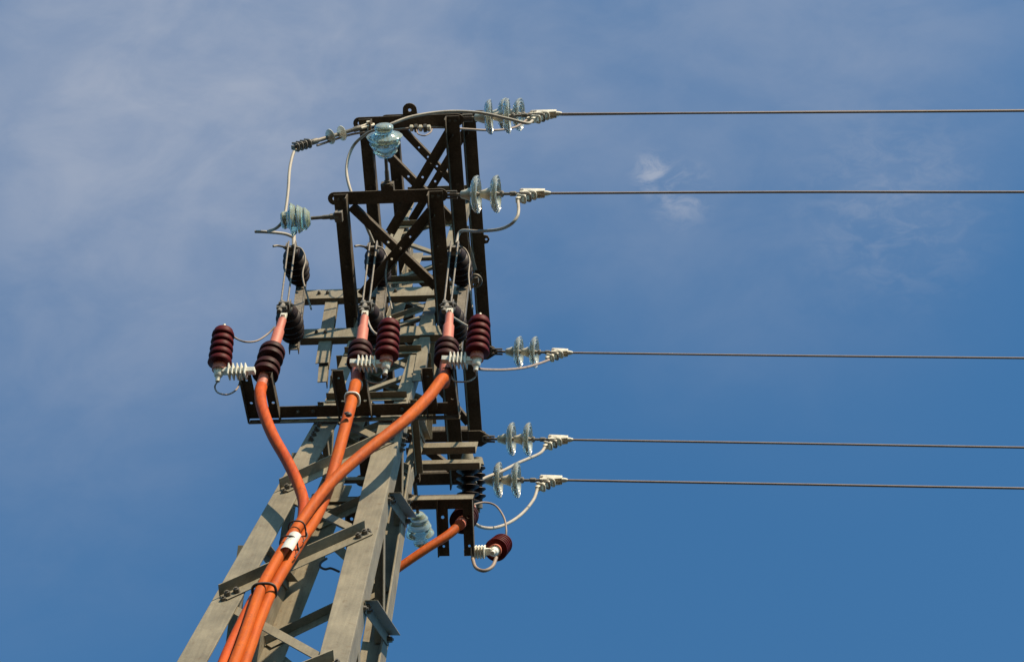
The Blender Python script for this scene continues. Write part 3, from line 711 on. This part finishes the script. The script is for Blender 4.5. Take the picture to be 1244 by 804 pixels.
cable('long orange cable crossing the tower diagonally from the right cable end', [tb(T[2]), ony(537, 461, -.63), ony(520, 483, -.63), ony(495, 508, -.63), ony(465, 532, -.62), ony(435, 556, -.61), ony(408, 580, -.60), ony(387, 604, -.585), ony(369, 629, -.575), ony(353, 653, -.57),
       ony(334, 684, -.57), ony(317, 715, -.575), ony(302, 757, -.585), ony(293, 783, -.59), ony(284, 806, -.59), ony(267, 855, -.60), V((-.345, -.69, 8.6)), V((-.345, -.83, 5)), V((-.345, -.98, .02))], 'orange')
cable('lone orange cable at the lower right passing behind the tower', [tb(T4, .05), ony(545, 649, .40), ony(517, 667, .42), ony(485, 689, .46), ony(450, 715, .50), ony(420, 745, .52), V((-.05, .52, 9.5)), V((-.05, .60, 5)), V((-.05, .75, .02))], 'orange', .028)
# tag, straps round the bundle
bm = bmesh.new(); c = ony(423.5, 503.5, -.645); a_lathe(bm, c + V((0, .012, 0)), V((0, -1, 0)), [(0, .012), (.006, .019), (.02, .016), (.026, .006)], 10); a_box(bm, c + V((-.012, -.008, .004)), V((1, 0, .5)), Y, V((-.5, 0, 1)), .022, .012, .012)
tag(link('cable_stud', bm, 'tie', None, 30), 'small black stud on the middle orange cable below its pale band', 'stud')
bm = bmesh.new(); c = onz(577, 341, Z3 - .12); a_tube(bm, [c + V((.05 * math.cos(t), .05 * math.sin(t), 0)) for t in [2 * math.pi * k / 12 for k in range(13)]], .011, 8, 3); a_box(bm, c + V((0, 0, .05)), X, Y, Z, .05, .05, .10); link('eye_fitting', bm, 'iron', tower, 30)
def strap(label, u, v, y, du, hw_, hd, r, m='tie', tails=True, lean=0):
    c = ony(u, v, y); ax = (ony(u + 6, v - 12, y) - c).normalized() if not lean else lean; dd, a, b = frame(ax, V((0, -1, 0)))
    pts = [c + b * hw_ * math.copysign(abs(math.cos(t)) ** .7, math.cos(t)) + a * hd * math.copysign(abs(math.sin(t)) ** .7, math.sin(t)) + ax * du * math.cos(t) for t in [2 * math.pi * k / 20 for k in range(21)]]
    bm = bmesh.new(); a_tube(bm, pts, r, 8, 3)
    if tails: a_tube(bm, [pts[0] + a * .005, pts[0] + b * .02 - ax * .05, pts[0] + b * .012 - ax * .12], r * .7, 6, 4)
    return tag(link('cable_strap', bm, m, None, 60), label, 'strap', 'straps round the cables')
strap('dark strap round the three cables at the lower tower bracket', 321, 718, -.56, .008, .057, .044, .0075, tails=False)
strap('dark tie across the lower edge of the white cable tag', 351, 664, -.560, .008, .044, .062, .0048)
strap('dark tie across the upper edge of the white cable tag', 361, 646, -.560, .008, .044, .064, .0048)
strap('pale band round the middle cable below its cable end', 428, 485, -.61, 0, .040, .040, .009, 'white', False, V((.1, .1, 1)))
c0, c1 = ony(347, 664, -.614), ony(358, 645, -.619); d = (c1 - c0).normalized(); sd_ = d.cross(V((0, -1, 0))).normalized()
bm = bmesh.new(); seg = 8
rows = []
for k in range(seg + 1):
    a = math.radians(-62 + 124 * k / seg); o_ = sd_ * math.sin(a) * .038 + V((0, -1, 0)) * (math.cos(a) * .038 - .038)
    rows.append([bm.verts.new(c0 + o_), bm.verts.new(c1 + o_), bm.verts.new(c1 + o_ * 1.0 + V((0, .002, 0))), bm.verts.new(c0 + o_ + V((0, .002, 0)))])
for A, B in zip(rows, rows[1:]):
    for i in range(4): bm.faces.new((A[i], B[i], B[(i + 1) % 4], A[(i + 1) % 4]))
bm.faces.new(rows[0]); bm.faces.new(rows[-1][::-1])
tag(link('cable_tag', bm, 'tagm', None, 40), 'white tag wrapped round the orange cable between two dark ties', 'tag')
# dark clamps and cable tails inside the tower
lead('cable_tail', 'curly black cable tail hanging inside the tower right of the tag', [ony(397, 678, .1), ony(390, 683, .1), ony(389, 688, .1), ony(395, 691, .1), ony(402, 690, .1), ony(412, 694, .1)], .007, 'tie', group='black cable tails')
